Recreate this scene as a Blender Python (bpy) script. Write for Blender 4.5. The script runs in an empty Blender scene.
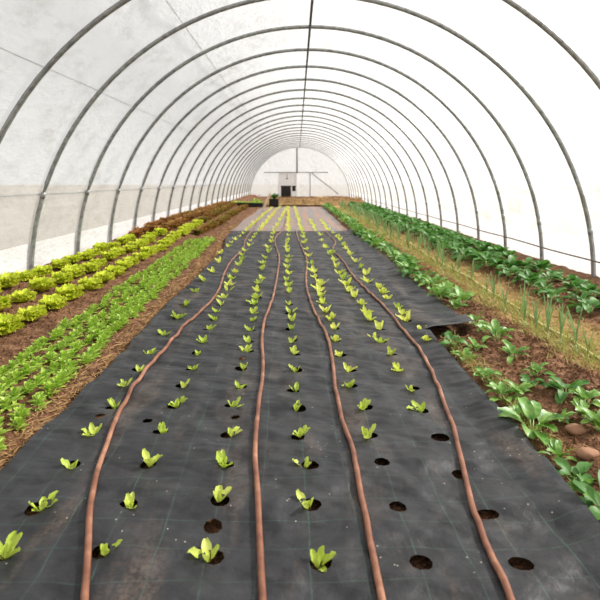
import bpy, math, random
from mathutils import Vector, noise, Matrix
R = math.radians
rnd = random.Random(11)
S = bpy.context.scene
COL = S.collection
HC, F, VX, VY = 1.36, 500.0, 297.0, 180.0        # eye height (m), focal length (px), vanishing point
def G(px, py, z=0.0):
    """point of the ground plane (height z) measured in the photograph"""
    d = (HC - z) * F / (py - VY)
    return (px - VX) * d / F, d
def skew(x, d):                                   # the beds run slightly off the tunnel's axis
    return x - 0.026 * (d - 4)
def sst(a, b, x):
    t = min(1, max(0, (x - a) / (b - a))); return t * t * (3 - 2 * t)
def nz(x, y, z=0.0): return noise.noise(Vector((x, y, z)))

ORD = ['first','second','third','fourth','fifth','sixth','seventh','eighth','ninth','tenth','eleventh','twelfth','thirteenth','fourteenth',
       'fifteenth','sixteenth','seventeenth','eighteenth','nineteenth']
TENS = {2:'twenty',3:'thirty',4:'forty',5:'fifty',6:'sixty',7:'seventy',8:'eighty',9:'ninety'}
TENTH = {2:'twentieth',3:'thirtieth',4:'fortieth',5:'fiftieth',6:'sixtieth',7:'seventieth',8:'eightieth',9:'ninetieth'}
def ordinal(n):
    if n < 20: return ORD[n - 1]
    if n >= 100: return 'hundredth' if n == 100 else 'hundred-and-' + ordinal(n - 100)
    return TENTH[n // 10] if n % 10 == 0 else TENS[n // 10] + '-' + ORD[n % 10 - 1]

# ------------------------------------------------------------------ materials
def lin(r, g, b):
    f = lambda c: (c / 255 / 12.92) if c <= 10 else ((c / 255 + .055) / 1.055) ** 2.4
    return (f(r), f(g), f(b), 1)
class NT:
    def __init__(s, name):
        s.m = bpy.data.materials.new(name); s.m.use_nodes = True
        s.t = s.m.node_tree; s.t.nodes.clear()
        s.out = s.n('ShaderNodeOutputMaterial')
    def n(s, typ, **kw):
        x = s.t.nodes.new(typ)
        for k, v in kw.items():
            if k.startswith('i_'):
                x.inputs[k[2:].replace('_', ' ')].default_value = v
            else: setattr(x, k, v)
        return x
    def l(s, a, b): s.t.links.new(a, b)
    def ramp(s, fac, stops, interp='LINEAR'):
        r = s.n('ShaderNodeValToRGB'); r.color_ramp.interpolation = interp
        e = r.color_ramp.elements
        while len(e) < len(stops): e.new(.5)
        for k, (p, c) in enumerate(stops):
            e[k].position = p; e[k].color = c
        s.l(fac, r.inputs[0]); return r.outputs[0]
    def noise(s, vec, scale, detail=4, rough=.55):
        x = s.n('ShaderNodeTexNoise', i_Scale=scale, i_Detail=detail, i_Roughness=rough)
        if vec is not None: s.l(vec, x.inputs['Vector'])
        return x.outputs['Fac']
    def mix(s, fac, a, b):
        x = s.n('ShaderNodeMix', data_type='RGBA')
        for sock, v in ((x.inputs['Factor'], fac), (x.inputs[6], a), (x.inputs[7], b)):
            if isinstance(v, (int, float, tuple)): sock.default_value = v
            else: s.l(v, sock)
        return x.outputs[2]
    def math(s, op, a, b=None, c=None):
        x = s.n('ShaderNodeMath', operation=op)
        for k, v in enumerate((a, b, c)):
            if v is None: continue
            if isinstance(v, (int, float)): x.inputs[k].default_value = v
            else: s.l(v, x.inputs[k])
        return x.outputs[0]
    def bump(s, h, strength=.4, dist=.02):
        b = s.n('ShaderNodeBump', i_Strength=strength, i_Distance=dist); s.l(h, b.inputs['Height']); return b.outputs[0]
    def pbr(s, color, rough=.7, spec=.3, metal=0, normal=None):
        p = s.n('ShaderNodeBsdfPrincipled')
        if isinstance(color, tuple): p.inputs['Base Color'].default_value = color
        else: s.l(color, p.inputs['Base Color'])
        if isinstance(rough, (int, float)): p.inputs['Roughness'].default_value = rough
        else: s.l(rough, p.inputs['Roughness'])
        p.inputs['Specular IOR Level'].default_value = spec
        p.inputs['Metallic'].default_value = metal
        if normal is not None: s.l(normal, p.inputs['Normal'])
        return p.outputs[0]
    def done(s, sh): s.l(sh, s.out.inputs[0]); return s.m
    def obj(s): return s.n('ShaderNodeTexCoord').outputs['Object']
    def pos(s): return s.n('ShaderNodeNewGeometry').outputs['Position']

def plain(name, c, rough=.7, spec=.3, metal=0, var=.25, scale=30):
    t = NT(name); k = t.noise(t.obj(), scale)
    dark = tuple(x * (1 - var) for x in c[:3]) + (1,)
    return t.done(t.pbr(t.mix(k, dark, c), rough, spec, metal))

def leafmat(name, c1, c2, c3, trans=.4, rough=.5, spec=.3, scale=18):
    t = NT(name); k = t.noise(t.obj(), scale, 3)
    oi = t.n('ShaderNodeObjectInfo').outputs['Random']
    base = t.mix(t.ramp(k, [(.35, (0, 0, 0, 1)), (.65, (1, 1, 1, 1))]), c1, c2)
    base = t.mix(t.math('MULTIPLY', oi, .6), base, c3)
    nrm = t.bump(t.noise(t.obj(), 90, 2), .25, .004)
    p = t.pbr(base, rough, spec, 0, nrm)
    tr = t.n('ShaderNodeBsdfTranslucent'); t.l(base, tr.inputs[0])
    m = t.n('ShaderNodeMixShader'); m.inputs[0].default_value = trans
    t.l(p, m.inputs[1]); t.l(tr.outputs[0], m.inputs[2])
    return t.done(m.outputs[0])

M = {}
M['seedling'] = leafmat('pale_lettuce_leaf', lin(190,208,76), lin(222,230,124), lin(158,192,54), .35)
M['seedling_yellow'] = leafmat('yellow_lettuce_leaf', lin(222,230,92), lin(242,242,150), lin(206,224,80), .42)
M['head'] = leafmat('yellow_green_lettuce_leaf', lin(200,222,36), lin(240,244,100), lin(220,230,76), .45)
M['red'] = leafmat('red_brown_lettuce_leaf', lin(164,106,58), lin(200,148,88), lin(148,128,64), .35)
M['olive'] = leafmat('olive_lettuce_leaf', lin(126,122,52), lin(164,144,66), lin(176,120,66), .35)
M['mache'] = leafmat('corn_salad_leaf', lin(130,176,44), lin(208,226,118), lin(168,200,66), .36, .4, .5)
M['spinach'] = leafmat('spinach_leaf', lin(74,132,42), lin(146,188,92), lin(128,168,62), .3, .4, .55)
M['chard'] = leafmat('dark_green_leaf', lin(48,104,36), lin(104,156,66), lin(80,132,52), .3, .5, .45)
M['stalk'] = plain('pale_stalk', lin(176,196,120), .5)
M['leek'] = leafmat('leek_blade', lin(112,150,100), lin(150,178,116), lin(128,160,90), .3, .45, .4)
M['shank'] = plain('leek_shank', lin(176,192,132), .5)
M['weed'] = leafmat('weed_blade', lin(150,156,76), lin(186,180,104), lin(120,146,62), .35)
M['flower'] = plain('orange_petal', lin(226,92,52), .6)
M['straw'] = plain('straw', lin(188,150,104), .8, .2, 0, .65, 9)
M['clod'] = plain('soil_crumb', lin(112,78,54), .95, .1, 0, .45, 60)
M['stone'] = plain('brown_stone', lin(164,124,98), .8, .2, 0, .3, 25)
M['wood'] = plain('pale_wood', lin(226,206,170), .7)
M['black'] = plain('black_plastic', lin(30,28,30), .5)
M['white'] = plain('white_paint', lin(240,238,234), .6, .3, 0, .06)
M['darkglass'] = plain('dark_pane', lin(20,20,22), .25, .5)
M['tape'] = plain('drip_tape', lin(216,204,132), .5, .4, 0, .3, 8)
M['wire'] = plain('grey_wire', lin(120,112,104), .5, .4)
M['faint'] = plain('faded_cord', lin(150,152,152), .6)

t = NT('galvanised_steel'); k = t.noise(t.pos(), 14, 3)
M['steel'] = t.done(t.pbr(t.ramp(k, [(.3, lin(120,122,122)), (.7, lin(168,170,168))]), .34, .5, .35))
M['darksteel'] = plain('dull_steel', lin(104,104,102), .5, .5, .3, .3)

# polythene film: partly see-through, partly scattering, dulled by condensation and dirt
def film(name, see, dirt, tint=(.93,.93,.93,1), diff=.42):
    t = NT(name); P = t.pos()
    mp = t.n('ShaderNodeMapping'); mp.inputs['Scale'].default_value = (1, .55, 1); t.l(P, mp.inputs[0])
    a = t.noise(mp.outputs[0], .9, 5, .6)
    b = t.noise(mp.outputs[0], 4.5, 6, .65)
    st = t.ramp(b, [(.46, (0,0,0,1)), (.70, (1,1,1,1))])
    amt = t.math('MULTIPLY', st, t.math('MULTIPLY', t.ramp(a, [(.40, (0,0,0,1)), (.66, (1,1,1,1))]), dirt))
    col = t.mix(amt, tint, (.52,.50,.47,1))
    nrm = t.bump(t.math('ADD', a, b), .5, .12)
    tr = t.n('ShaderNodeBsdfTransparent'); t.l(col, tr.inputs[0])
    tl = t.n('ShaderNodeBsdfTranslucent'); t.l(t.mix(.22, col, (0, 0, 0, 1)), tl.inputs[0]); t.l(nrm, tl.inputs['Normal'])
    df = t.n('ShaderNodeBsdfDiffuse'); t.l(col, df.inputs[0]); t.l(nrm, df.inputs['Normal'])
    m1 = t.n('ShaderNodeMixShader'); m1.inputs[0].default_value = diff
    t.l(tl.outputs[0], m1.inputs[1]); t.l(df.outputs[0], m1.inputs[2])
    m2 = t.n('ShaderNodeMixShader'); m2.inputs[0].default_value = 1 - see
    t.l(tr.outputs[0], m2.inputs[1]); t.l(m1.outputs[0], m2.inputs[2])
    return t.done(m2.outputs[0])
M['film'] = film('polythene_film', .48, .65)
M['board'] = film('white_side_sheet', .08, .2, (.97,.97,.97,1), .6)
M['endfilm'] = film('end_wall_film', .30, .5)

# soil
t = NT('soil'); P = t.pos()
n1, n2, n3 = t.noise(P, 1.3, 5), t.noise(P, 11, 6, .65), t.noise(P, 55, 4)
c = t.ramp(t.math('ADD', t.math('MULTIPLY', n2, .6), t.math('MULTIPLY', n3, .4)), [(.36, lin(54,36,28)), (.5, lin(112,80,60)), (.64, lin(170,132,104))])
c = t.mix(t.ramp(n1, [(.35, (0,0,0,1)), (.75, (.4,.4,.4,1))]), c, lin(164,122,86))
sp = t.n('ShaderNodeSeparateXYZ'); t.l(P, sp.inputs[0])
xs = t.math('ADD', sp.outputs[0], t.math('MULTIPLY', t.math('SUBTRACT', sp.outputs[1], 4), .012))
xw = t.math('ADD', xs, t.math('MULTIPLY', t.math('SUBTRACT', n1, .5), .35))
path = t.math('MULTIPLY', t.math('GREATER_THAN', xw, 2.02), t.math('LESS_THAN', xw, 2.72))
path = t.ramp(t.math('ABSOLUTE', t.math('SUBTRACT', xw, 2.36)), [(.25, (.75,.75,.75,1)), (.42, (0,0,0,1))])
c = t.mix(path, c, t.mix(n2, lin(176,138,88), lin(204,172,118)))
nb = t.bump(t.math('ADD', n2, t.math('MULTIPLY', n3, .5)), 1.0, .07)
M['soil'] = t.done(t.pbr(c, .95, .1, 0, nb))

t = NT('dry_bank'); P = t.pos(); k = t.noise(P, 2.5, 6)
M['bank'] = t.done(t.pbr(t.ramp(k, [(.3, lin(84,72,44)), (.5, lin(138,110,72)), (.7, lin(170,142,100))]), .95, .1))
t = NT('dry_field'); P = t.pos(); k = t.noise(P, .35, 6)
M['field'] = t.done(t.pbr(t.mix(k, lin(112,106,96), lin(146,139,128)), .95, .1))

# woven ground cover: charcoal weave with thin green marker threads and dirt
def mat_material(name, base, hi, dirtcol, dirtlo, dirthi, rough, stretch=.8):
    t = NT(name); P = t.pos(); sp = t.n('ShaderNodeSeparateXYZ'); t.l(P, sp.inputs[0])
    wob = t.math('MULTIPLY', t.math('SUBTRACT', t.noise(P, 1.1, 3), .5), .06)
    xs = t.math('ADD', t.math('ADD', sp.outputs[0], t.math('MULTIPLY', sp.outputs[1], .026)), wob)
    ys = t.math('ADD', sp.outputs[1], wob)
    def line(v, step, wd):
        fr = t.math('FRACT', t.math('DIVIDE', v, step))
        return t.math('LESS_THAN', t.math('ABSOLUTE', t.math('SUBTRACT', fr, .5)), wd / step / 2)
    ln = t.math('MAXIMUM', t.math('MULTIPLY', line(xs, .186, .0045), .7), t.math('MULTIPLY', line(ys, .145, .004), .5))
    ln = t.math('MULTIPLY', ln, t.ramp(t.noise(P, 7, 3), [(.35, (.25,.25,.25,1)), (.65, (1,1,1,1))]))
    mp = t.n('ShaderNodeMapping'); mp.inputs['Scale'].default_value = (3.2, stretch, 1); t.l(P, mp.inputs[0])
    big, mid, fine = t.noise(mp.outputs[0], 1.4, 5, .6), t.noise(P, 6, 5, .6), t.noise(P, 70, 3)
    c = t.mix(t.ramp(mid, [(.3, (0,0,0,1)), (.7, (1,1,1,1))]), base, hi)
    c = t.mix(t.math('MULTIPLY', ln, .55), c, lin(70,112,96))
    d = t.math('MULTIPLY', t.ramp(big, [(dirtlo, (0,0,0,1)), (dirthi, (1,1,1,1))]), t.ramp(fine, [(.35, (.15,.15,.15,1)), (.65, (.8,.8,.8,1))]))
    c = t.mix(d, c, dirtcol)
    vo = t.n('ShaderNodeTexVoronoi', i_Scale=26.0); t.l(P, vo.inputs['Vector'])
    speck = t.math('MULTIPLY', t.math('LESS_THAN', vo.outputs['Distance'], .09), t.math('GREATER_THAN', t.noise(P, 3.1, 2), .56))
    c = t.mix(t.math('MULTIPLY', speck, .6), c, lin(190,180,165))
    mq = t.n('ShaderNodeMapping'); mq.inputs['Scale'].default_value = (3.6, 5.4, 1); mq.inputs['Rotation'].default_value = (0, 0, .5); t.l(P, mq.inputs[0])
    soft = t.noise(mq.outputs[0], 1.0, 2, .45)
    nb = t.bump(t.math('ADD', t.math('MULTIPLY', soft, 2.6), t.math('ADD', t.math('MULTIPLY', mid, .35), t.math('MULTIPLY', fine, .04))), .6, .06)
    return t.done(t.pbr(c, rough, .42, 0, nb))
M['mat'] = mat_material('woven_ground_cover', lin(22,23,26), lin(45,46,50), lin(118,100,86), .52, .80, .58)
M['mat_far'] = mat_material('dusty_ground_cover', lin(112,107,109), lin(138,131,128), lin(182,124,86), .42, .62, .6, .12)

t = NT('brown_rubber_hose'); k = t.noise(t.pos(), 9, 4)
M['hose'] = t.done(t.pbr(t.ramp(k, [(.3, lin(100,58,42)), (.55, lin(136,90,68)), (.75, lin(176,128,102))]), .45, .4))

# ------------------------------------------------------------------ mesh helpers
class MB:
    def __init__(s): s.v, s.f = [], []
    def quadgrid(s, rows):
        b = len(s.v); n = len(rows[0])
        for r in rows: s.v.extend(r)
        for i in range(len(rows) - 1):
            for j in range(n - 1):
                a = b + i * n + j; s.f.append((a, a + 1, a + n + 1, a + n))
    def box(s, c, d, rot=None):
        b = len(s.v)
        for x in (-1, 1):
            for y in (-1, 1):
                for z in (-1, 1):
                    p = Vector((x * d[0] / 2, y * d[1] / 2, z * d[2] / 2))
                    if rot is not None: p = rot @ p
                    s.v.append(tuple(p + Vector(c)))
        for q in ((0,1,3,2),(4,6,7,5),(0,4,5,1),(2,3,7,6),(0,2,6,4),(1,5,7,3)): s.f.append(tuple(b + k for k in q))
    def tube(s, pts, r, n=8, caps=True, r_end=None):
        pts = [Vector(p) for p in pts]; b = len(s.v); up = Vector((0, 0, 1))
        for i, p in enumerate(pts):
            tg = (pts[min(i + 1, len(pts) - 1)] - pts[max(i - 1, 0)]).normalized()
            if abs(tg.dot(up)) > .95: a = tg.cross(Vector((0, 1, 0))).normalized()
            else: a = tg.cross(up).normalized()
            c = a.cross(tg); rr = r if r_end is None else r + (r_end - r) * i / (len(pts) - 1)
            for k in range(n):
                an = 2 * math.pi * k / n; s.v.append(tuple(p + (a * math.cos(an) + c * math.sin(an)) * rr))
        for i in range(len(pts) - 1):
            for k in range(n):
                s.f.append((b + i*n + k, b + i*n + (k+1) % n, b + (i+1)*n + (k+1) % n, b + (i+1)*n + k))
        if caps:
            s.f.append(tuple(b + k for k in range(n))[::-1]); s.f.append(tuple(b + (len(pts)-1)*n + k for k in range(n)))
    def blob(s, c, r, seed=0, rough=.2, nu=8, nv=5):
        b = len(s.v); rows = []
        for i in range(nv + 1):
            th = math.pi * i / nv
            for j in range(nu):
                ph = 2 * math.pi * j / nu
                d = Vector((math.sin(th)*math.cos(ph), math.sin(th)*math.sin(ph), math.cos(th)))
                k = 1 + rough * noise.noise(d * 1.6 + Vector((seed * 7.3, seed * 3.1, 0)))
                s.v.append((c[0] + d.x*r[0]*k, c[1] + d.y*r[1]*k, c[2] + d.z*r[2]*k))
        for i in range(nv):
            for j in range(nu):
                s.f.append((b + i*nu + j, b + (i+1)*nu + j, b + (i+1)*nu + (j+1) % nu, b + i*nu + (j+1) % nu))
    def leaf(s, base, az, L, W, pitch, bend, cup=.3, ruf=0.0, stem=.0, nl=6, nc=5, seed=0, twist=0):
        """blade along a bending spine; stem = bare share of the length"""
        base = Vector(base); h = Vector((math.cos(az), math.sin(az), 0)); side = Vector((-math.sin(az), math.cos(az), 0))
        p = base.copy(); rows = []
        for i in range(nl + 1):
            u = i / nl; pt = pitch - bend * u
            if i: p = p + (h * math.cos(pt) + Vector((0,0,1)) * math.sin(pt)) * (L / nl)
            nrm = Vector((0,0,1)) * math.cos(pt) - h * math.sin(pt)
            if u <= stem: w = W * .07
            else:
                q = (u - stem) / (1 - stem); w = W * max(.05, (math.sin(math.pi * min(1, q * .86 + .10)) ** .62))
                if q >= .999: w = W * .34
            row = []
            for j in range(nc):
                a = (j / (nc - 1) - .5) * 2
                off = side * (a * w / 2)
                lift = cup * w * .5 * a * a + twist * a * w * u
                rr = ruf * L * (abs(a) ** 1.5) * u * math.sin(i * 2.4 + j * 1.9 + seed * 2.7) if ruf else 0
                row.append(tuple(p + off + nrm * (lift + rr)))
            rows.append(row)
        s.quadgrid(rows)
    def mesh(s, name, mat, smooth=True):
        me = bpy.data.meshes.new(name); me.from_pydata(s.v, [], s.f); me.update()
        if mat is not None: me.materials.append(mat)
        if smooth: me.shade_smooth()
        return me
    def build(s, name, mat, parent=None, smooth=True, loc=None):
        o = bpy.data.objects.new(name, s.mesh(name, mat, smooth)); COL.objects.link(o)
        if parent is not None: o.parent = parent
        if loc is not None: o.location = loc
        return o
def tag(o, label, cat, group=None, kind=None):
    if label: o['label'] = label
    if cat: o['category'] = cat
    if group: o['group'] = group
    if kind: o['kind'] = kind
    return o
def empty(name, loc, rz=0):
    o = bpy.data.objects.new(name, None); COL.objects.link(o); o.location = loc; o.rotation_euler.z = rz; return o
def struct(o): o['kind'] = 'structure'; return o
def place(proto, used, loc, rz, sc, label, cat, group, tilt=(0, 0)):
    """the first time moves the prototype itself, afterwards a copy with copies of its parts"""
    if proto.name not in used: used.add(proto.name); o = proto
    else:
        o = proto.copy(); COL.objects.link(o)
        for ch in proto.children:
            c = ch.copy(); COL.objects.link(c); c.parent = o
    o.location = loc; o.rotation_euler = (tilt[0], tilt[1], rz); o.scale = (sc, sc, sc)
    return tag(o, label, cat, group)
USED = set()

# ------------------------------------------------------------------ ground
def mat_left(d):  return -1.345 - .03 * sst(3, 6, d) - .30 * sst(8.5, 12.8, d) + .012 * math.sin(d * 2.1)
def mat_right(d): return 1.145 - .02 * sst(2, 1.5, d) + .008 * math.sin(d * 3.0)
def gz(x, d, fine=True):
    inside = min(sst(mat_left(min(d, 13)) - .16, mat_left(min(d, 13)) - .02, x), 1 - sst(1.10, 1.22, x + .0 * d))
    if d > 4.2: inside = min(sst(mat_left(min(d, 13)) - .16, mat_left(min(d, 13)) - .02, x), 1 - sst(1.44, 1.56, skew(1.5, d) * 0 + x + .012 * (d - 4.2)))
    z = -.02
    if inside < 1:
        h = .03 + .03 * nz(x * .8, d * .8) + .028 * nz(x * 3.1, d * 3.1, 4) + .018 * nz(x * 9, d * 9, 9)
        xs = x + .02 * (d - 4)
        if xs < -1.9: h += .05 * sst(-1.9, -2.6, xs) + .11 * sst(9, 13, d) * sst(-2.2, -2.9, xs)
        if x > 0: h += .03 * sst(1.2, 1.5, xs) * (1 - sst(1.9, 2.2, xs)) + .05 * sst(2.7, 2.95, xs) - .10 * sst(3.5, 4.1, x)
        z = z * inside + h * (1 - inside)
    return z
rows = []; d = .7
while d < 40.1:
    rows.append([(x := -3.95 + .0415 * j, d, gz(x, d)) for j in range(203)])
    d *= 1.0135
rows.append([(-3.95 + .0415 * j, 40.25, .03) for j in range(203)])
b = MB(); b.quadgrid([[(-3.95 + .0415 * j, -3, gz(-3.95 + .0415 * j, .7)) for j in range(203)]] + rows)
struct(b.build('floor', M['soil']))
b = MB(); b.box((0, 30, -.22), (260, 260, .06)); struct(b.build('ground', M['field'], smooth=False))

# ------------------------------------------------------------------ woven mats
P_NEAR = {
 1: [(5,560),(41,514),(74,470),(94,437),(114,411),(125,391),(140,374),(150,356),(164,337),(178,320),(185,308),(196,294),(204,284),(213,274),(219,265),(221,257),(228,249),(232,245),(236,241),(240,238),(243,235),(246,232.5)],
 2: [(105,560),(131,509),(150,468),(163,437),(176,411),(183,390),(194,372),(199,356),(204,344),(209,332),(215,322),(217,314),(221,306),(224,300),(227,293),(229,287),(232,280),(235,274),(239,268),(241,262),(242,258),(245,253),(249,247),(251,242),(254,239),(256,236),(259,232.5)],
 3: [(208,564),(218,509),(223,470),(231,438),(234,410),(240,391),(243,372),(246,355),(248,345),(250,333),(252,323),(253,315),(255,306),(257,300),(257,293),(259,286),(261,280),(262,273),(264,266),(266,260),(268,254),(268,249),(271,244),(272,240),(273,236),(274,232.5)],
 4: [(317,569),(308,512),(305,471),(300,440),(296,413),(296,393),(295,374),(294,356),(291,344),(291,332),(292,323),(290,315),(289,307),(289,294),(288,288),(287,282),(288,276),(288,270),(288,265),(288,259),(288,254),(287,249),(287,245),(288,241),(288,237),(289,233)],
 5: [(366,440),(363,412),(350,390),(348,374),(340,358),(335,342),(334,332),(331,322),(326,314),(322,305),(320,299),(320,293),(320,287),(315,279),(314,274),(312,267),(309,258),(307,252),(305,245),(304,239),(303,235),(302,232)],
 6: [(421,414),(410,393),(397,373),(391,358),(380,345),(374,340),(380,332),(370,322),(366,316),(361,307),(355,299),(349,293),(347,287),(343,280),(339,275),(336,269),(334,263),(330,256),(325,249),(322,243),(320,237),(316,232)],
 7: [(426,345),(420,334),(406,324),(402,317),(398,310),(387,301),(383,295),(378,289),(368,284),(366,276),(360,270),(356,264),(350,257),(346,251),(344,247),(340,242),(338,239),(333,235),(329,232)]}
EMPTY_HOLES = [(440,443),(460,478),(487,518),(521,572),(382,468),(398,511),(421,569),(213,531),(235,421),(243,361),(288,299),(148,425),(100,421)]
holes = []
hr = random.Random(5)
for row, pts in P_NEAR.items():
    for (px, py) in pts:
        x, d = G(px, py)
        if d < 7.3:
            sg = -1 if row <= 2 else (1 if row >= 5 else hr.choice((-1, 1)))
            holes.append((x + sg * hr.uniform(.008, .024), d, hr.uniform(.034, .044), hr.uniform(.030, .038)))
for k, (px, py) in enumerate(EMPTY_HOLES):
    x, d = G(px, py); holes.append((x, d, hr.uniform(.036, .05) if k < 8 else .03, hr.uniform(.034, .042) if k < 8 else .028))

def mat_z(x, d):
    z = .024 + .014 * nz(x * 2.2, d * 3.2, 2) + .020 * nz(x * 3 + d * 2, d * 5.5, 5) + .006 * nz(x * 9 - d * 3, d * 12, 1)
    z += .018 * sst(.25, 0, x - mat_left(d)) * (1 + .8 * nz(d * 3, 2))
    if d < 4.6: z += .045 * sst(.94, 1.14, x)
    return max(z, .002)
def mat_mesh(name, material, d0, d1, left, right, cuts, zfun, dstep):
    rows, ds = [], []
    d = d0
    while d < d1: ds.append(d); d += dstep(d)
    ds.append(d1); ncol = 132
    verts, faces = [], []
    for d in ds:
        l, r = left(d), right(d)
        for j in range(ncol): verts.append([l + (r - l) * j / (ncol - 1), d])
    near = {}
    for i, d in enumerate(ds): near.setdefault(int(d * 5), []).append(i)
    inside = {}
    for hi, (hx, hy, a, bb) in enumerate(cuts):
        for cell in (int((hy - .06) * 5), int((hy + .06) * 5), int(hy * 5)):
            for i in near.get(cell, ()):
                for j in range(ncol):
                    v = verts[i * ncol + j]; ex, ey = (v[0] - hx) / a, (v[1] - hy) / bb
                    q = math.hypot(ex, ey)
                    if q < 1: inside.setdefault(hi, set()).add((i, j))
    drop = set()
    for hi, st in inside.items():
        for (i, j) in st:
            if all((i+a, j+c) in st for a, c in ((0,1),(1,0),(1,1))): drop.add((i, j))
        hx, hy, a, bb = cuts[hi]
        fset = {(i, j) for (i, j) in st if all((i+p, j+q) in st for p, q in ((0,1),(1,0),(1,1)))}
        for (i, j) in st:                                   # rim vertices move onto the oval
            around = [(i-1,j-1),(i-1,j),(i,j-1),(i,j)]
            if not all(f in fset for f in around):
                v = verts[i * ncol + j]; ex, ey = (v[0]-hx)/a, (v[1]-hy)/bb; q = math.hypot(ex, ey)
                if q > .2: v[0], v[1] = hx + ex/q*a, hy + ey/q*bb
    b = MB()
    for v in verts:
        z = zfun(v[0], v[1]); b.v.append((v[0], v[1], z))
    for i in range(len(ds) - 1):
        for j in range(ncol - 1):
            if (i, j) in drop: continue
            k = i * ncol + j; b.f.append((k, k + 1, k + ncol + 1, k + ncol))
    return b.build(name, material)
mat = mat_mesh('ground_cover_mat', M['mat'], 1.25, 13.05, mat_left, mat_right, holes, mat_z, lambda d: .0185 if d < 4.5 else (.028 if d < 7.5 else .09))
tag(mat, 'black woven weed mat with planting holes, the large near sheet under the hoses', 'weed mat')
def strip_r(d): return 1.525 - .012 * (d - 4.3) + .02 * math.sin(d * 1.7)
def strip_z(x, d):
    return mat_z(min(x, 1.12), d) + .004 + sst(1.1, 1.2, x) * (.016 + .010 * (nz(x * 3, d * 2.6, 8) + .6 * nz(x * 6, d * 5, 3))) + .03 * sst(4.55, 4.33, d) * sst(1.1, 1.4, x) + .03 * sst(.18, 0, strip_r(d) - x) 
st = mat_mesh('ground_cover_strip', M['mat'], 4.33, 13.0, lambda d: 1.105 - .004 * (d - 4.3), strip_r, [], strip_z, lambda d: .03 if d < 7 else .08)
tag(st, 'black weed mat strip lapped over the large mat beside the spinach row', 'weed mat')
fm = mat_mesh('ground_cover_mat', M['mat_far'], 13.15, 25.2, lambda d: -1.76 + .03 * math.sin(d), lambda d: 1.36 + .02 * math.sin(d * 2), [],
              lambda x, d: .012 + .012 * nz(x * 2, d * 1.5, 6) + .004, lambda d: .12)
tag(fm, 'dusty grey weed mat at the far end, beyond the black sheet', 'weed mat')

# ------------------------------------------------------------------ hoses
def smooth_path(pts, n=8):
    out = []; P = [Vector(p) for p in pts]
    for i in range(len(P) - 1):
        a, b_, c, e = P[max(i-1,0)], P[i], P[i+1], P[min(i+2,len(P)-1)]
        for k in range(n):
            u = k / n
            out.append(.5 * ((2*b_) + (c-a)*u + (2*a-5*b_+4*c-e)*u*u + (3*b_-a-3*c+e)*u*u*u))
    out.append(P[-1]); return out
HOSE_PX = [
 ('the row beside the corn salad bed', [(84,640),(85,600),(88,560),(90,520),(97,480),(109,445),(126,405),(145,376),(165,353),(185,329),(200,315),(217,296),(225,274),(233,261),(243,251),(246,240),(255,228),(259,219),(264,210)]),
 ('the second and third rows of holes', [(264,640),(262,600),(259,533),(257,493),(255,460),(257,427),(260,400),(262,387),(263,367),(262,343),(265,323),(273,300),(278,273),(279,258),(275,245),(276,238),(283,231),(286,222),(287,212)]),
 ('the middle row', [(388,640),(380,600),(372,560),(365,523),(358,487),(352,453),(343,427),(337,400),(335,393),(333,370),(328,343),(318,322),(308,297),(306,280),(307,263),(303,252),(298,240),(296,231)]),
 ('the spinach edge', [(520,640),(507,600),(497,580),(483,543),(472,510),(463,473),(452,430),(441,399),(430,373),(417,350),(400,330),(385,310),(367,293),(353,278),(343,263),(333,251),(335,243),(325,233)])]
HL = ['brown irrigation hose between the first two plant rows beside the corn salad',
      'brown irrigation hose between the third plant row and the middle row',
      'brown irrigation hose on the mat between the middle and fifth plant rows',
      'brown irrigation hose on the mat beside the row next to the spinach']
for (nm, pts), lab in zip(HOSE_PX, HL):
    path = smooth_path([(G(*p)[0], G(*p)[1], 0) for p in pts], 7)
    path = [Vector((p.x, p.y, (mat_z(p.x, p.y) if p.y < 13.1 else .024) + .0125)) for p in path]
    path = [p for p in path if p.y > 1.28]
    b = MB(); b.tube(path, .0128, 10)
    tag(b.build('irrigation_hose', M['hose']), lab, 'hose', 'brown irrigation hoses')

# ------------------------------------------------------------------ lettuce seedlings
def seedling_mesh(k, material):
    r = random.Random(100 + k); b = MB(); n = 3 + k % 4; a0 = r.uniform(0, 6.28)
    for i in range(n):
        az = a0 + i * 2.4 + r.uniform(-.4, .4)
        b.leaf((.006*math.cos(az), .006*math.sin(az), 0), az, r.uniform(.045, .08), r.uniform(.024, .038), R(r.uniform(30, 68)), R(r.uniform(-25, 28)), .45, .08, .2, 6, 5, i)
    b.leaf((0, 0, 0), a0 + 1, .045, .026, R(80), R(10), .6, .04, .1, 5, 5, 9)
    return b.build('lettuce_seedling', material)
protos = [seedling_mesh(k, M['seedling']) for k in range(9)]
protos_y = [seedling_mesh(k + 20, M['seedling_yellow']) for k in range(5)]
ROWN = {1: 'first row from the lettuce bed', 2: 'second row from the lettuce bed', 3: 'third row from the lettuce bed', 4: 'middle row of the mat',
        5: 'third row from the spinach', 6: 'second row from the spinach', 7: 'row next to the spinach'}
n_ind = 0; last = {}
for row, pts in P_NEAR.items():
    for k, (px, py) in enumerate(pts):
        x, d = G(px, py)
        if k: d += rnd.uniform(-.02, .02)
        yel = (d > 5.5 and rnd.random() < sst(4.5, 11, d)) or (row >= 5 and d > 3 and rnd.random() < .7)
        pr = rnd.choice(protos_y if yel else protos)
        hollow = d < 7.3
        z = max(.004, mat_z(x, d) - .022) if hollow else mat_z(x, d) - .004
        sc = rnd.uniform(.85, 1.1) * (1 + .45 * sst(3.5, 6, d)) * (1.15 if row >= 5 else 1)
        place(pr, USED, (x, d, z), rnd.uniform(0, 6.28), sc, f'{"yellowish" if yel else "pale green"} lettuce seedling, {ordinal(k + 1)} from the near end, {ROWN[row]}', 'seedling', 'lettuce seedlings on the weed mat')
        n_ind += 1
    last[row] = (len(pts), x, d)
far = {1: 0, 2: 0, 3: 0, 4: 0, 5: 0, 6: 0, 7: 0}
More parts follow.
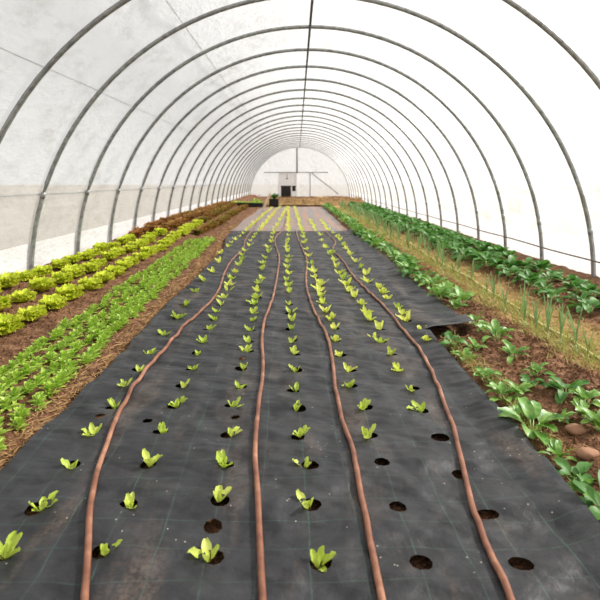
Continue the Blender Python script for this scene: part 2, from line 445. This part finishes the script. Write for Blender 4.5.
fb = MB(); fr = random.Random(77)
d = 13.4; fars = []
while d < 25:
    for row in (1, 2, 3, 4, 5, 6, 7):
        if row in (6, 7) and d > 17: continue
        if fr.random() < .12: continue
        x0 = last[row][1]; x = x0 + (.01 if row < 4 else -.02) * (d - 13) + fr.uniform(-.03, .03)
        fars.append((d, row, x))
    d += .29
for (d, row, x) in fars:
    if n_ind < 292:
        far[row] += 1; k = last[row][0] + far[row]
        place(fr.choice(protos_y), USED, (x, d, .022), fr.uniform(0, 6.28), fr.uniform(1.2, 1.5), f'yellowish lettuce seedling, {ordinal(k)} from the near end, {ROWN[row]}', 'seedling', 'lettuce seedlings on the weed mat'); n_ind += 1
    else:
        for i in range(4):
            fb.leaf((x, d, .02), fr.uniform(0, 6.28), .11, .05, R(55), R(50), .3, 0, .1, 3, 3)
tag(fb.build('seedling_rows', M['seedling_yellow']), 'small yellowish lettuce seedlings in rows on the dusty far mat', 'seedlings', None, 'stuff')

# ------------------------------------------------------------------ lettuce heads
def head(k, material, heart_material, L=.165, name='lettuce'):
    r = random.Random(300 + k); b = MB()
    for ring, (n, pit, LL, W, bend, rad) in enumerate(((10, 26, L*.85, .13, 5, .02), (11, 50, L*.95, .13, 30, .02), (9, 66, L*.95, .12, 50, .02))):
        for i in range(n):
            az = 6.283 * i / n + ring * .35 + r.uniform(-.2, .2)
            b.leaf((rad*math.cos(az), rad*math.sin(az), .01 + .02 * ring), az, LL * r.uniform(.85, 1.1), W * r.uniform(.8, 1.1), R(pit + r.uniform(-8, 8)), R(bend), .35, .17, 0, 6, 9, i + ring * 3)
    o = empty(name, (0, 0, 0)); b.build('outer_leaves', material, o)
    h = MB()
    for i in range(11):
        az = 2.4 * i
        h.leaf((.018*math.cos(az), .018*math.sin(az), .04), az, L * r.uniform(.75, .95), .10, R(r.uniform(62, 88)), R(r.uniform(30, 70)), .5, .18, 0, 6, 9, i)
    h.build('heart', heart_material, o)
    return o
yp = [head(k, M['head'], M['head']) for k in range(4)]
rp = [head(k + 10, M['red'], M['red']) for k in range(3)]
op = [head(k + 20, M['olive'], M['olive']) for k in range(3)]
LR = [('a', -2.42, .031, 'row nearest the corn salad', 3.3, 14.2), ('b', -2.90, .02, 'middle row of the lettuce bed', 3.9, 11.4), ('c', -3.42, .002, 'row along the plastic wall', 4.6, 10.4), ('e', -2.22, .012, 'row at the corn salad end', 11.9, 11.0)]
for key, x0, sk, nm, d0, dy in LR:
    d = d0; k = 0; kr = 0
    while d < 24.0:
        x = x0 - sk * (d - 4.5) + rnd.uniform(-.05, .05)
        x = max(x, -3.5); z = gz(x, d) - .012
        if d < dy:
            k += 1
            place(rnd.choice(yp), USED, (x, d, z), rnd.uniform(0, 6.28), rnd.uniform(.80, 1.02), f'bright yellow-green lettuce head, {ordinal(k)} from the near end, {nm}', 'lettuce', 'yellow-green lettuces in the bed')
            d += rnd.uniform(.40, .48)
        else:
            kr += 1; ol = rnd.random() < (.75 if key in 'ae' else .12)
            place(rnd.choice(op if ol else rp), USED, (x, d, z), rnd.uniform(0, 6.28), rnd.uniform(.95, 1.2), f'{"olive" if ol else "red-brown"} lettuce, {ordinal(kr)} behind the yellow-green heads, {nm}', 'lettuce', 'red-brown lettuces beyond the yellow ones')
            d += rnd.uniform(.36, .46)

# ------------------------------------------------------------------ corn salad rosettes
def rosette_leaves(b, r, at, sc):
    for ring, (n, pit, LL) in enumerate(((8, 30, .058), (8, 54, .054), (6, 75, .048))):
        for i in range(n):
            az = 6.283 * i / n + ring * .5 + r.uniform(-.3, .3)
            b.leaf((at[0], at[1], at[2] + .004 + .012*ring), az, sc * LL * r.uniform(.8, 1.2), sc * .025, R(pit + r.uniform(-10, 10)), R(r.uniform(0, 45)), .5, .02, .12, 4, 4, i)
def rosette(k):
    r = random.Random(500 + k); b = MB(); rosette_leaves(b, r, (0, 0, 0), 1)
    return b.build('corn_salad', M['mache'])
mp = [rosette(k) for k in range(6)]
MR = [(-1.565, 'row beside the mat'), (-1.69, 'second row from the mat'), (-1.83, 'third row from the mat'), (-1.99, 'row beside the lettuces')]
spots = []
for ri, (x0, nm) in enumerate(MR):
    d = 2.45 + .2 * ri
    while d < 11.3 - .2 * ri:
        spots.append((d, ri, x0 - .043 * (d - 4) * (1 if d > 4 else .8) + rnd.uniform(-.04, .04))); d += rnd.uniform(.085, .12)
spots.sort(); cnt = [0] * 4; far_b = MB()
for k, (d, ri, x) in enumerate(spots):
    sc = rnd.uniform(.95, 1.3)
    if k < 296:
        cnt[ri] += 1
        place(rnd.choice(mp), USED, (x, d, gz(x, d) - .006), rnd.uniform(0, 6.28), sc, f'small green corn salad rosette, {ordinal(cnt[ri])} from the near end, {MR[ri][1]}', 'salad plant', 'corn salad rosettes beside the mat')
    else: rosette_leaves(far_b, rnd, (x, d, gz(x, d) - .006), sc)
tag(far_b.build('corn_salad_rows', M['mache']), 'green corn salad at the far end of its bed, growing densely', 'salad plants', None, 'stuff')

# ------------------------------------------------------------------ spinach, leeks, outer greens
def bunch(k, material, name, n, L, W, lo, hi, bend, seed0):
    r = random.Random(seed0 + k); b = MB(); s_ = MB()
    for i in range(n):
        az = 2.4 * i + r.uniform(-.4, .4); pit = R(r.uniform(lo, hi)); LL = L * r.uniform(.7, 1.15)
        sl = LL * .38; h = Vector((math.cos(az), math.sin(az), 0)); p0 = h * .008
        p1 = p0 + (h * math.cos(pit) + Vector((0, 0, math.sin(pit)))) * sl
        s_.tube([p0, p1], .0042, 5, True, .0028)
        b.leaf(p1, az, LL * .75, W * r.uniform(.75, 1.15), pit - .1, R(r.uniform(bend * .4, bend * 1.2)), .35, .035, 0, 6, 5, i, r.uniform(-.25, .25))
    o = empty(name, (0, 0, 0)); b.build('foliage', material, o); s_.build('stalks', M['stalk'], o); return o
sp_ = [bunch(k, M['spinach'], 'spinach_plant', 10 + k % 3, .185, .075, 25, 80, 75, 700) for k in range(5)]
sd = [bunch(k + 8, M['chard'], 'spinach_plant', 10, .185, .08, 25, 75, 80, 720) for k in range(2)]
NEAR_SP = [(455,309,.75,'behind the lapped mat corner'),(475,325,.9,''),(484,334,.7,''),(452,345,.8,''),(497,342,.95,''),(476,349,.6,''),(464,358,.65,''),(513,358,.9,''),(479,380,.7,''),
           (536,378,.7,''),(532,391,.6,''),(500,398,.7,''),(519,398,.7,''),(566,399,.95,''),(586,408,.7,''),(562,421,.45,''),(586,423,.65,''),(599,434,.75,''),(525,428,1.15,''),(494,414,.6,''),
           (547,456,.6,''),(559,475,.75,''),(569,484,.5,''),(574,504,.55,''),(597,516,1.0,''),(540,415,.35,'')]
NEAR_SP.sort(key=lambda p: -p[1])
for k, (px, py, sc, _) in enumerate(NEAR_SP):
    x, d = G(px, py, .05)
    x = max(x, mat_right(d) + .09)
    size = 'large leafy' if sc > .9 else ('small' if sc < .62 else 'mid-sized')
    place(rnd.choice(sp_ if rnd.random() < .75 else sd), USED, (x, d, gz(x, d) - .006), rnd.uniform(0, 6.28), sc * rnd.uniform(.8, .92), f'{size} green spinach plant on bare soil, {ordinal(k + 1)} from the near corner of the bed', 'spinach', 'spinach plants beside the mat')
d = 5.25; k = 0
while d < 25:
    k += 1; x = 1.66 - .009 * (d - 5) + rnd.uniform(-.12, .1)
    place(rnd.choice(sp_ + sp_ + sd), USED, (x, d, gz(x, d) - .006), rnd.uniform(0, 6.28), rnd.uniform(.85, 1.2), f'spinach plant in the dense row edging the mat, {ordinal(k)} from its near end', 'spinach', 'dense spinach row along the mat edge')
    d += rnd.uniform(.15, .24)

def leek(k):
    r = random.Random(900 + k); b = MB(); s_ = MB()
    s_.tube([(0, 0, -.01), (0, 0, .06)], .007, 7, True, .006)
    for i in range(5):
        az = (0 if i % 2 else math.pi) + r.uniform(-.5, .5)
        b.leaf((0, 0, .05 + .008 * i), az, r.uniform(.2, .36), r.uniform(.010, .017), R(r.uniform(76, 90)), R(r.uniform(0, 26)), .5, 0, 0, 7, 3, i)
    o = empty('leek', (0, 0, 0)); b.build('blades', M['leek'], o); s_.build('shank', M['shank'], o); return o
lp = [leek(k) for k in range(5)]
near_l = [(548,340),(561,348),(576,353),(588,360),(505,316),(494,303),(487,296),(471,284),(524,328),(536,333)]
lk = [(G(px, py, .03)) for px, py in near_l]
d = 6.7
while d < 24:
    lk.append((2.15 - .008 * (d - 5) + rnd.uniform(-.06, .26), d)); d += rnd.uniform(.12, .22)
for k, (x, d) in enumerate(sorted(lk, key=lambda p: p[1])):
    place(rnd.choice(lp), USED, (x, d, gz(x, d) - .004), rnd.uniform(0, 6.28), rnd.uniform(.75, 1.15) * (1 + .15 * sst(8, 14, d)), f'slender upright leek by the yellow drip tape, {ordinal(k + 1)} from the near end', 'leek', 'leeks along the drip tape')

cp = [bunch(k + 30, M['chard'], 'leafy_green', 15, .23, .095, 25, 82, 70, 800) for k in range(5)]
CR = [(2.86, 'row beside the tan path', 4.9, .006), (3.26, 'row beside the plastic wall', 5.3, -.004)]
for x0, nm, d0, sk in CR:
    d = d0; k = 0
    while d < 25.3:
        k += 1; x = x0 - sk * (d - 5) + rnd.uniform(-.1, .1)
        if 7.2 < d < 7.9 and x0 > 3: d += .3; 
        place(rnd.choice(cp), USED, (x, d, gz(x, d) - .006), rnd.uniform(0, 6.28), rnd.uniform(.6, .85) if d < 6.8 else rnd.uniform(.85, 1.15), f'dark leafy green, {ordinal(k)} from the near end, outer bed {nm}', 'leafy green', 'dark leafy greens in the outer bed')
        d += rnd.uniform(.22, .32)

# drip tape
pts = [(2.26 + .012 * (3.7 - d_) * 0 + .008 * (d_ - 4) + .02 * math.sin(d_ * 1.3), d_) for d_ in [2.6 + .25 * i for i in range(86)]]
b = MB(); b.tube([(x, d_, gz(x, d_) + .016) for x, d_ in pts], .011, 6)
tag(b.build('drip_tape', M['tape']), 'pale yellow drip tape running straight along the leek row', 'drip tape')

# stones
for px, py, s_, lab in [(576,432,.052,'rounded brown stone in the spinach bed, behind the other two'), (587,457,.05,'rounded brown stone in the spinach bed, between the other two'),
                        (562,463,.028,'small reddish stone in the spinach bed, smallest of the three stones')]:
    x, d = G(px, py, .05); b = MB(); b.blob((0, 0, 0), (s_, s_*.8, s_*.55), px, .3, 14, 9)
    tag(b.build('stone', M['stone'], None, True, (x, d, gz(x, d) + s_ * .3)), lab, 'stone', 'stones in the spinach bed')

# ------------------------------------------------------------------ loose stuff: crumbs, straw, weeds
r = random.Random(31); b = MB()
def crumb(b, x, d, s_):
    z = gz(x, d); base = len(b.v); a = r.uniform(0, 6.28)
    P = [(math.cos(a + i * 1.571) * s_ * r.uniform(.7, 1.2), math.sin(a + i * 1.571) * s_ * r.uniform(.7, 1.2), 0) for i in range(4)]
    for p in P: b.v.append((x + p[0], d + p[1], z - s_ * .3 + .2 * s_ * r.random()))
    b.v.append((x + r.uniform(-.3, .3) * s_, d + r.uniform(-.3, .3) * s_, z + s_ * r.uniform(.5, 1)))
    for i in range(4): b.f.append((base + i, base + (i + 1) % 4, base + 4))
for _ in range(9000):
    d = 2.0 * (8.0 ** (r.random())); x = skew(r.choice((r.uniform(1.25, 2.1), r.uniform(1.5, 2.1), r.uniform(-3.6, -2.1), r.uniform(2.6, 3.9))), d)
    if x > 0 and x < mat_right(d) + .06 or (d > 4.2 and 0 < x < 1.62): continue
    x = max(-3.6, x); crumb(b, x, d, r.uniform(.006, .026) * (1 + .06 * d))
tag(b.build('soil_crumbs', M['soil'], None, False), 'brown soil crumbs and clods strewn over the beds', 'soil', None, 'stuff')
b = MB()
for _ in range(3000):
    d = 2.3 * (6.5 ** r.random()); q = r.random()
    if q < .5: x = mat_left(min(d, 13)) - abs(r.gauss(.03, .06)) - .02 - .012 * max(0, d - 4)
    elif q < .75: x = r.uniform(2.0, 2.7)
    elif q < .85: x = mat_right(d) + .08 + abs(r.gauss(0, .08)) if d < 4.2 else r.uniform(1.75, 2.1)
    else: x = r.uniform(3.3, 3.95)
    z = gz(x, d) + r.uniform(.004, .02); a = r.uniform(0, 6.28); L = r.uniform(.02, .06); w = .0022 + .0004 * d
    c_, s_ = math.cos(a), math.sin(a); dz = r.uniform(-.3, .3) * L; base = len(b.v)
    b.v += [(x - c_*L - s_*w, d - s_*L + c_*w, z - dz), (x - c_*L + s_*w, d - s_*L - c_*w, z - dz), (x + c_*L, d + s_*L, z + dz), (x, d, z + w * 2)]
    b.f += [(base, base+1, base+3), (base+1, base+2, base+3), (base+2, base, base+3)]
tag(b.build('straw_litter', M['straw'], None, False), 'dry straw litter along the mat edges and paths', 'straw', None, 'stuff')
b = MB()
for _ in range(7000):
    d = 3.4 * (7.0 ** r.random()); q = r.random()
    if q < .8: x = 2.2 - .004 * (d - 4) + r.gauss(0, .12)
    elif q < .9: x = r.uniform(2.4, 2.75)
    else:
        d = r.uniform(2.4, 4.2); x = mat_right(d) + .07 + abs(r.gauss(0, .06))
    L = r.uniform(.03, .10) * (1 if q < .9 else .7)
    b.leaf((x, d, gz(x, d) - .003), r.uniform(0, 6.28), L, .005 + .0009 * d, R(r.uniform(40, 88)), R(r.uniform(0, 60)), .2, 0, 0, 2, 3)
tag(b.build('weeds', M['weed']), 'thin yellow-green weeds growing around the leek row', 'weeds', None, 'stuff')

# ------------------------------------------------------------------ tunnel: hoops, ridge, film
CX, RAD, Y0, DY, NH = .22, 4.0, 5.61, 1.503, 24
arc = lambda r_, a, y, z0=0: (CX + r_ * math.cos(R(a)), y, z0 + r_ * math.sin(R(a)))
for i in range(NH):
    y = Y0 + DY * i; b = MB()
    pts = [(CX + RAD, y, -.16)] + [arc(RAD, 180 * k / 56, y) for k in range(57)] + [(CX - RAD, y, -.16)]
    b.tube(pts, .032, 10)
    o = b.build('greenhouse_hoop', M['steel'])
    tag(o, f'grey steel tunnel hoop, {ordinal(i + 1)} arch from the near end', 'hoop', 'steel hoops of the tunnel')
    if i < 9:
        for a in (163.4, 9.0):
            c_ = MB(); c_.tube([arc(RAD, a - .6, y), arc(RAD, a, y), arc(RAD, a + .6, y)], .036, 10); c_.build('joint_sleeve', M['steel'], o)
b = MB(); b.tube([(CX, 4.4, RAD - .054), (CX, 39.9, RAD - .054)], .021, 8)
rp_ = b.build('ridge_pole', M['darksteel']); tag(rp_, 'dark steel ridge pole running under the tops of all hoops', 'pole')
for i in range(NH):
    y = Y0 + DY * i
    if i < 10:
        c_ = MB(); c_.tube([(CX, y - .045, RAD - .054), (CX, y + .045, RAD - .054)], .0215, 8); c_.build('clamp', M['darksteel'], rp_)
def wire(name, a, r_, rad, mat_, label, cat):
    b = MB(); b.tube([(arc(r_, a, y)[0], y, arc(r_, a, y)[2] + .006 * math.sin(y * 2.1)) for y in [4.2 + .5 * k for k in range(72)]], rad, 6)
    tag(b.build(name, mat_), label, cat)
wire('side_rail', 3.2, 3.945, .012, M['wire'], 'thin grey rail low on the bright wall behind the outer bed', 'rail')
wire('side_rail', 163.5, 4.06, .012, M['faint'], 'faint rail outside the plastic above the lettuce bed', 'rail')
wire('cover_cord', 117.3, 4.075, .011, M['faint'], 'faint cord over the plastic cover, the one nearer the ridge', 'cord')
wire('cover_cord', 139.5, 4.075, .006, M['faint'], 'faint cord over the plastic cover, the lower one', 'cord')

FR = 4.045; ZB = .46; aB = math.degrees(math.asin(ZB / FR))
ys = [-3 + .36 * k for k in range(121)]
rows = []
for k in range(65):
    a = aB + (180 - 2 * aB) * k / 64
    row = []
    for y in ys:
        ph = ((y - Y0) / DY) % 1; sag = .03 * math.sin(math.pi * ph) * min(1, math.sin(R(a)) + .3)
        row.append(arc(FR - sag * .5 + .012 * nz(a * .06, y * .9, 3), a, y))
    rows.append(row)
b = MB(); b.quadgrid(rows); struct(b.build('ceiling', M['film']))
for nm, s_ in (('wall_left', -1), ('wall_right', 1)):
    rows = []
    for k in range(6):
        z = -.2 + (ZB + .2) * k / 5; x = CX + s_ * math.sqrt(FR ** 2 - max(z, 0) ** 2)
        rows.append([(x + .008 * nz(y * 1.2, z * 4, s_), y, z) for y in ys])
    b = MB(); b.quadgrid(rows); struct(b.build(nm, M['board']))

# ------------------------------------------------------------------ end wall with its frame and door
YE = 40.22; DX0, DX1, DZ = -1.42, .02, 1.95
xs = sorted(set([CX - FR * math.cos(math.pi * k / 40) for k in range(41)] + [DX0, DX1]))
b = MB()
for x0, x1 in zip(xs, xs[1:]):
    zb = DZ if (x0 >= DX0 - 1e-6 and x1 <= DX1 + 1e-6) else -.2
    z0, z1 = (math.sqrt(max(0, FR**2 - (x - CX)**2)) for x in (x0, x1))
    n = len(b.v); b.v += [(x0, YE, zb), (x1, YE, zb), (x1, YE, max(z1, zb)), (x0, YE, max(z0, zb))]; b.f.append((n, n+1, n+2, n+3))
struct(b.build('wall_back', M['endfilm'], None, False))
fr_ = empty('end_frame', (0, YE - .06, 0))
tag(fr_, 'grey pipe frame bracing the far end wall', 'frame')
def fpart(nm, p, q, rr):
    b = MB(); b.tube([p, q], rr, 8); b.build(nm, M['darksteel'], fr_)
fpart('crossbar', (-2.65, 0, 1.97), (2.5, 0, 1.97), .03)
fpart('top_post', (.0, 0, 2.0), (.0, 0, 3.93), .055)
fpart('post', (1.05, 0, -.1), (1.05, 0, 1.94), .03)
fpart('brace', (1.15, .0, 1.93), (3.3, 0, .25), .03)
dr = empty('door_1', ((DX0 + DX1) / 2, YE, 0)); struct(dr)
W = DX1 - DX0
b = MB()
for c_, dd in (((-W/2+.06, 0, .87), (.12, .07, 2.14)), ((W/2-.06, 0, .87), (.12, .07, 2.14)), ((0, 0, 1.88), (W-.24, .07, .12)), ((0, 0, .95), (W-.24, .07, .10)), ((0, 0, -.12), (W-.24, .07, .16)), ((.26, 0, .43), (.10, .07, .94))): b.box(c_, dd)
struct(b.build('door_frame', M['board'], dr, False))
b = MB(); b.box((0, .0, 1.41), (W-.24, .02, .82)); struct(b.build('door_panel', M['board'], dr, False))
b = MB(); b.box((-.19, .01, .43), (.80, .02, .94)); struct(b.build('door_pane', M['darkglass'], dr, False))
b = MB(); b.box((.455, .01, .68), (.29, .02, .44)); struct(b.build('door_pane', M['darkglass'], dr, False))
b = MB(); b.box((.455, .01, .2), (.29, .02, .52)); struct(b.build('door_panel', M['board'], dr, False))
hk = empty('hanging_lamp', (-.80, YE - .35, 1.42)); tag(hk, 'small dark lamp hanging from the crossbar before the door', 'lamp')
b = MB(); b.tube([(0, 0, .12), (0, .25, .5)], .012, 6); b.build('cord', M['black'], hk)
b = MB(); b.tube([(0, 0, 0), (0, 0, .13)], .075, 10, True, .03); b.build('lamp_shade', M['black'], hk)

# far-end earth bank with dry grass
b = MB(); rows = []
for i in range(15):
    d = 26.0 + 6 * i / 14
    rows.append([(x, d, .0 + .24 * math.sin(math.pi * i / 14) ** .8 * (1 + .35 * nz(x * .9, d * .7, 2)) * sst(-2.6, -1.4, x) + .05) for x in [-2.7 + .12 * j for j in range(54)]])
b.quadgrid(rows); tag(b.build('earth_bank', M['bank']), 'low brown earth bank across the tunnel before the end door', 'earth bank', None, 'stuff')
b = MB()
for _ in range(900):
    x, d = r.uniform(-1.2, 3.5), r.uniform(25.7, 29)
    z = .24 * math.sin(math.pi * (d - 26) / 6) ** .8 * (1 + .35 * nz(x * .9, d * .7, 2)) * sst(-2.6, -1.4, x) + .05 if d > 26 else .03
    b.leaf((x, d, z), r.uniform(0, 6.28), r.uniform(.08, .2), .03, R(r.uniform(45, 85)), R(r.uniform(0, 50)), .2, 0, 0, 2, 3)
tag(b.build('dry_grass', M['straw']), 'dry pale grass growing on the earth bank', 'grass', None, 'stuff')

# things standing at the far end
def tray(loc, label, n, first):
    o = empty('seedling_tray', loc); tag(o, label, 'tray', 'trays of greens at the far end')
    b = MB()
    for c_, dd in (((0, 0, .02), (.8, .5, .04)), ((-.39, 0, .1), (.03, .5, .18)), ((.39, 0, .1), (.03, .5, .18)), ((0, -.24, .1), (.76, .03, .18)), ((0, .24, .1), (.76, .03, .18))): b.box(c_, dd)
    b.build('tray_body', M['black'], o, False)
    g = MB()
    for _ in range(90): g.leaf((r.uniform(-.36, .36), r.uniform(-.2, .2), .1), r.uniform(0, 6.28), r.uniform(.14, .26), .07, R(r.uniform(45, 85)), R(40), .3, 0, .1, 3, 3)
    g.build('greens', M['mache'], o)
tray((-2.95, 24.6, .06), 'black tray of green seedlings at the far end, nearer the plastic wall', 9, 0)
tray((-2.1, 24.7, .05), 'black tray of green seedlings at the far end, beside the dark crate', 9, 1)
fl = empty('flowering_plant', (-2.05, 25.6, .06)); tag(fl, 'bushy plant with orange-red flowers behind the far trays', 'flower')
b = MB()
for _ in range(60): b.leaf((r.uniform(-.08, .08), r.uniform(-.08, .08), .02), r.uniform(0, 6.28), r.uniform(.25, .42), .09, R(r.uniform(50, 88)), R(35), .3, 0, .2, 4, 3)
b.build('foliage', M['mache'], fl)
for k in range(6):
    b = MB(); c_ = (r.uniform(-.2, .2), r.uniform(-.15, .1), r.uniform(.42, .58))
    for q in range(8): b.leaf(c_, q * .785, .075, .05, R(35), R(10), .3, 0, 0, 2, 3)
    b.build('flower', M['flower'], fl)
cr = empty('plastic_crate', (-1.15, 24.9, .03)); tag(cr, 'black plastic crate at the far end behind the leaning board', 'crate')
b = MB()
for c_, dd in (((0, 0, .02), (.46, .4, .04)), ((-.215, 0, .2), (.03, .4, .36)), ((.215, 0, .2), (.03, .4, .36)), ((0, -.185, .2), (.40, .03, .36)), ((0, .185, .2), (.40, .03, .36))): b.box(c_, dd)
b.build('crate_body', M['black'], cr, False)
b = MB(); b.box((0, -.2, .37), (.5, .05, .04)); b.box((0, .2, .37), (.5, .05, .04)); b.box((-.235, 0, .37), (.03, .36, .04)); b.box((.235, 0, .37), (.03, .36, .04)); b.build('rim', M['black'], cr, False)
pp = empty('potted_plant', (-1.12, 24.9, .075)); tag(pp, 'dark leafy potted plant standing in the black crate', 'plant')
b = MB(); b.tube([(0, 0, 0), (0, 0, .36)], .1, 12, True, .14); b.build('pot', M['black'], pp)
b = MB()
for _ in range(46): b.leaf((r.uniform(-.06, .06), r.uniform(-.06, .06), .35), r.uniform(0, 6.28), r.uniform(.2, .34), .09, R(r.uniform(42, 85)), R(35), .3, 0, .15, 4, 3)
b.build('foliage', M['chard'], pp)
b = MB(); b.box((0, 0, 0), (.11, .03, .74), Matrix.Rotation(R(24), 3, 'Y') @ Matrix.Rotation(R(-8), 3, 'X'))
tag(b.build('wooden_board', M['wood'], None, False, (-1.46, 24.5, .36)), 'pale wooden board leaning at the far end before the black crate', 'board')

# ------------------------------------------------------------------ light, sky, camera
w = bpy.data.worlds.new('sky'); S.world = w; w.use_nodes = True; nt = w.node_tree; nt.nodes.clear()
o_ = nt.nodes.new('ShaderNodeOutputWorld'); bg = nt.nodes.new('ShaderNodeBackground'); nt.links.new(bg.outputs[0], o_.inputs[0])
bg.inputs[0].default_value = (1.0, .995, .985, 1); bg.inputs[1].default_value = .84
sl = bpy.data.lights.new('sun', 'SUN'); sl.energy = 9.0; sl.angle = R(5); sl.color = (1, .96, .90)
so = bpy.data.objects.new('sun', sl); COL.objects.link(so)
so.rotation_euler = (-Vector((.74, .22, .62))).to_track_quat('-Z', 'Y').to_euler()
cam = bpy.data.cameras.new('camera'); co = bpy.data.objects.new('camera', cam); COL.objects.link(co)
co.location = (0, 0, HC); co.rotation_euler = (R(90), 0, 0)
cam.sensor_width = 36; cam.lens = 36 * F / 600; cam.shift_x = .005; cam.shift_y = -.2
cam.clip_start = .05; cam.clip_end = 300
cam.dof.use_dof = True; cam.dof.focus_distance = 3.2; cam.dof.aperture_fstop = 3.2
S.camera = co
vs = S.view_settings; vs.view_transform = 'Standard'; vs.look = 'None'; vs.gamma = 1; vs.use_curve_mapping = False; vs.exposure = 0.22
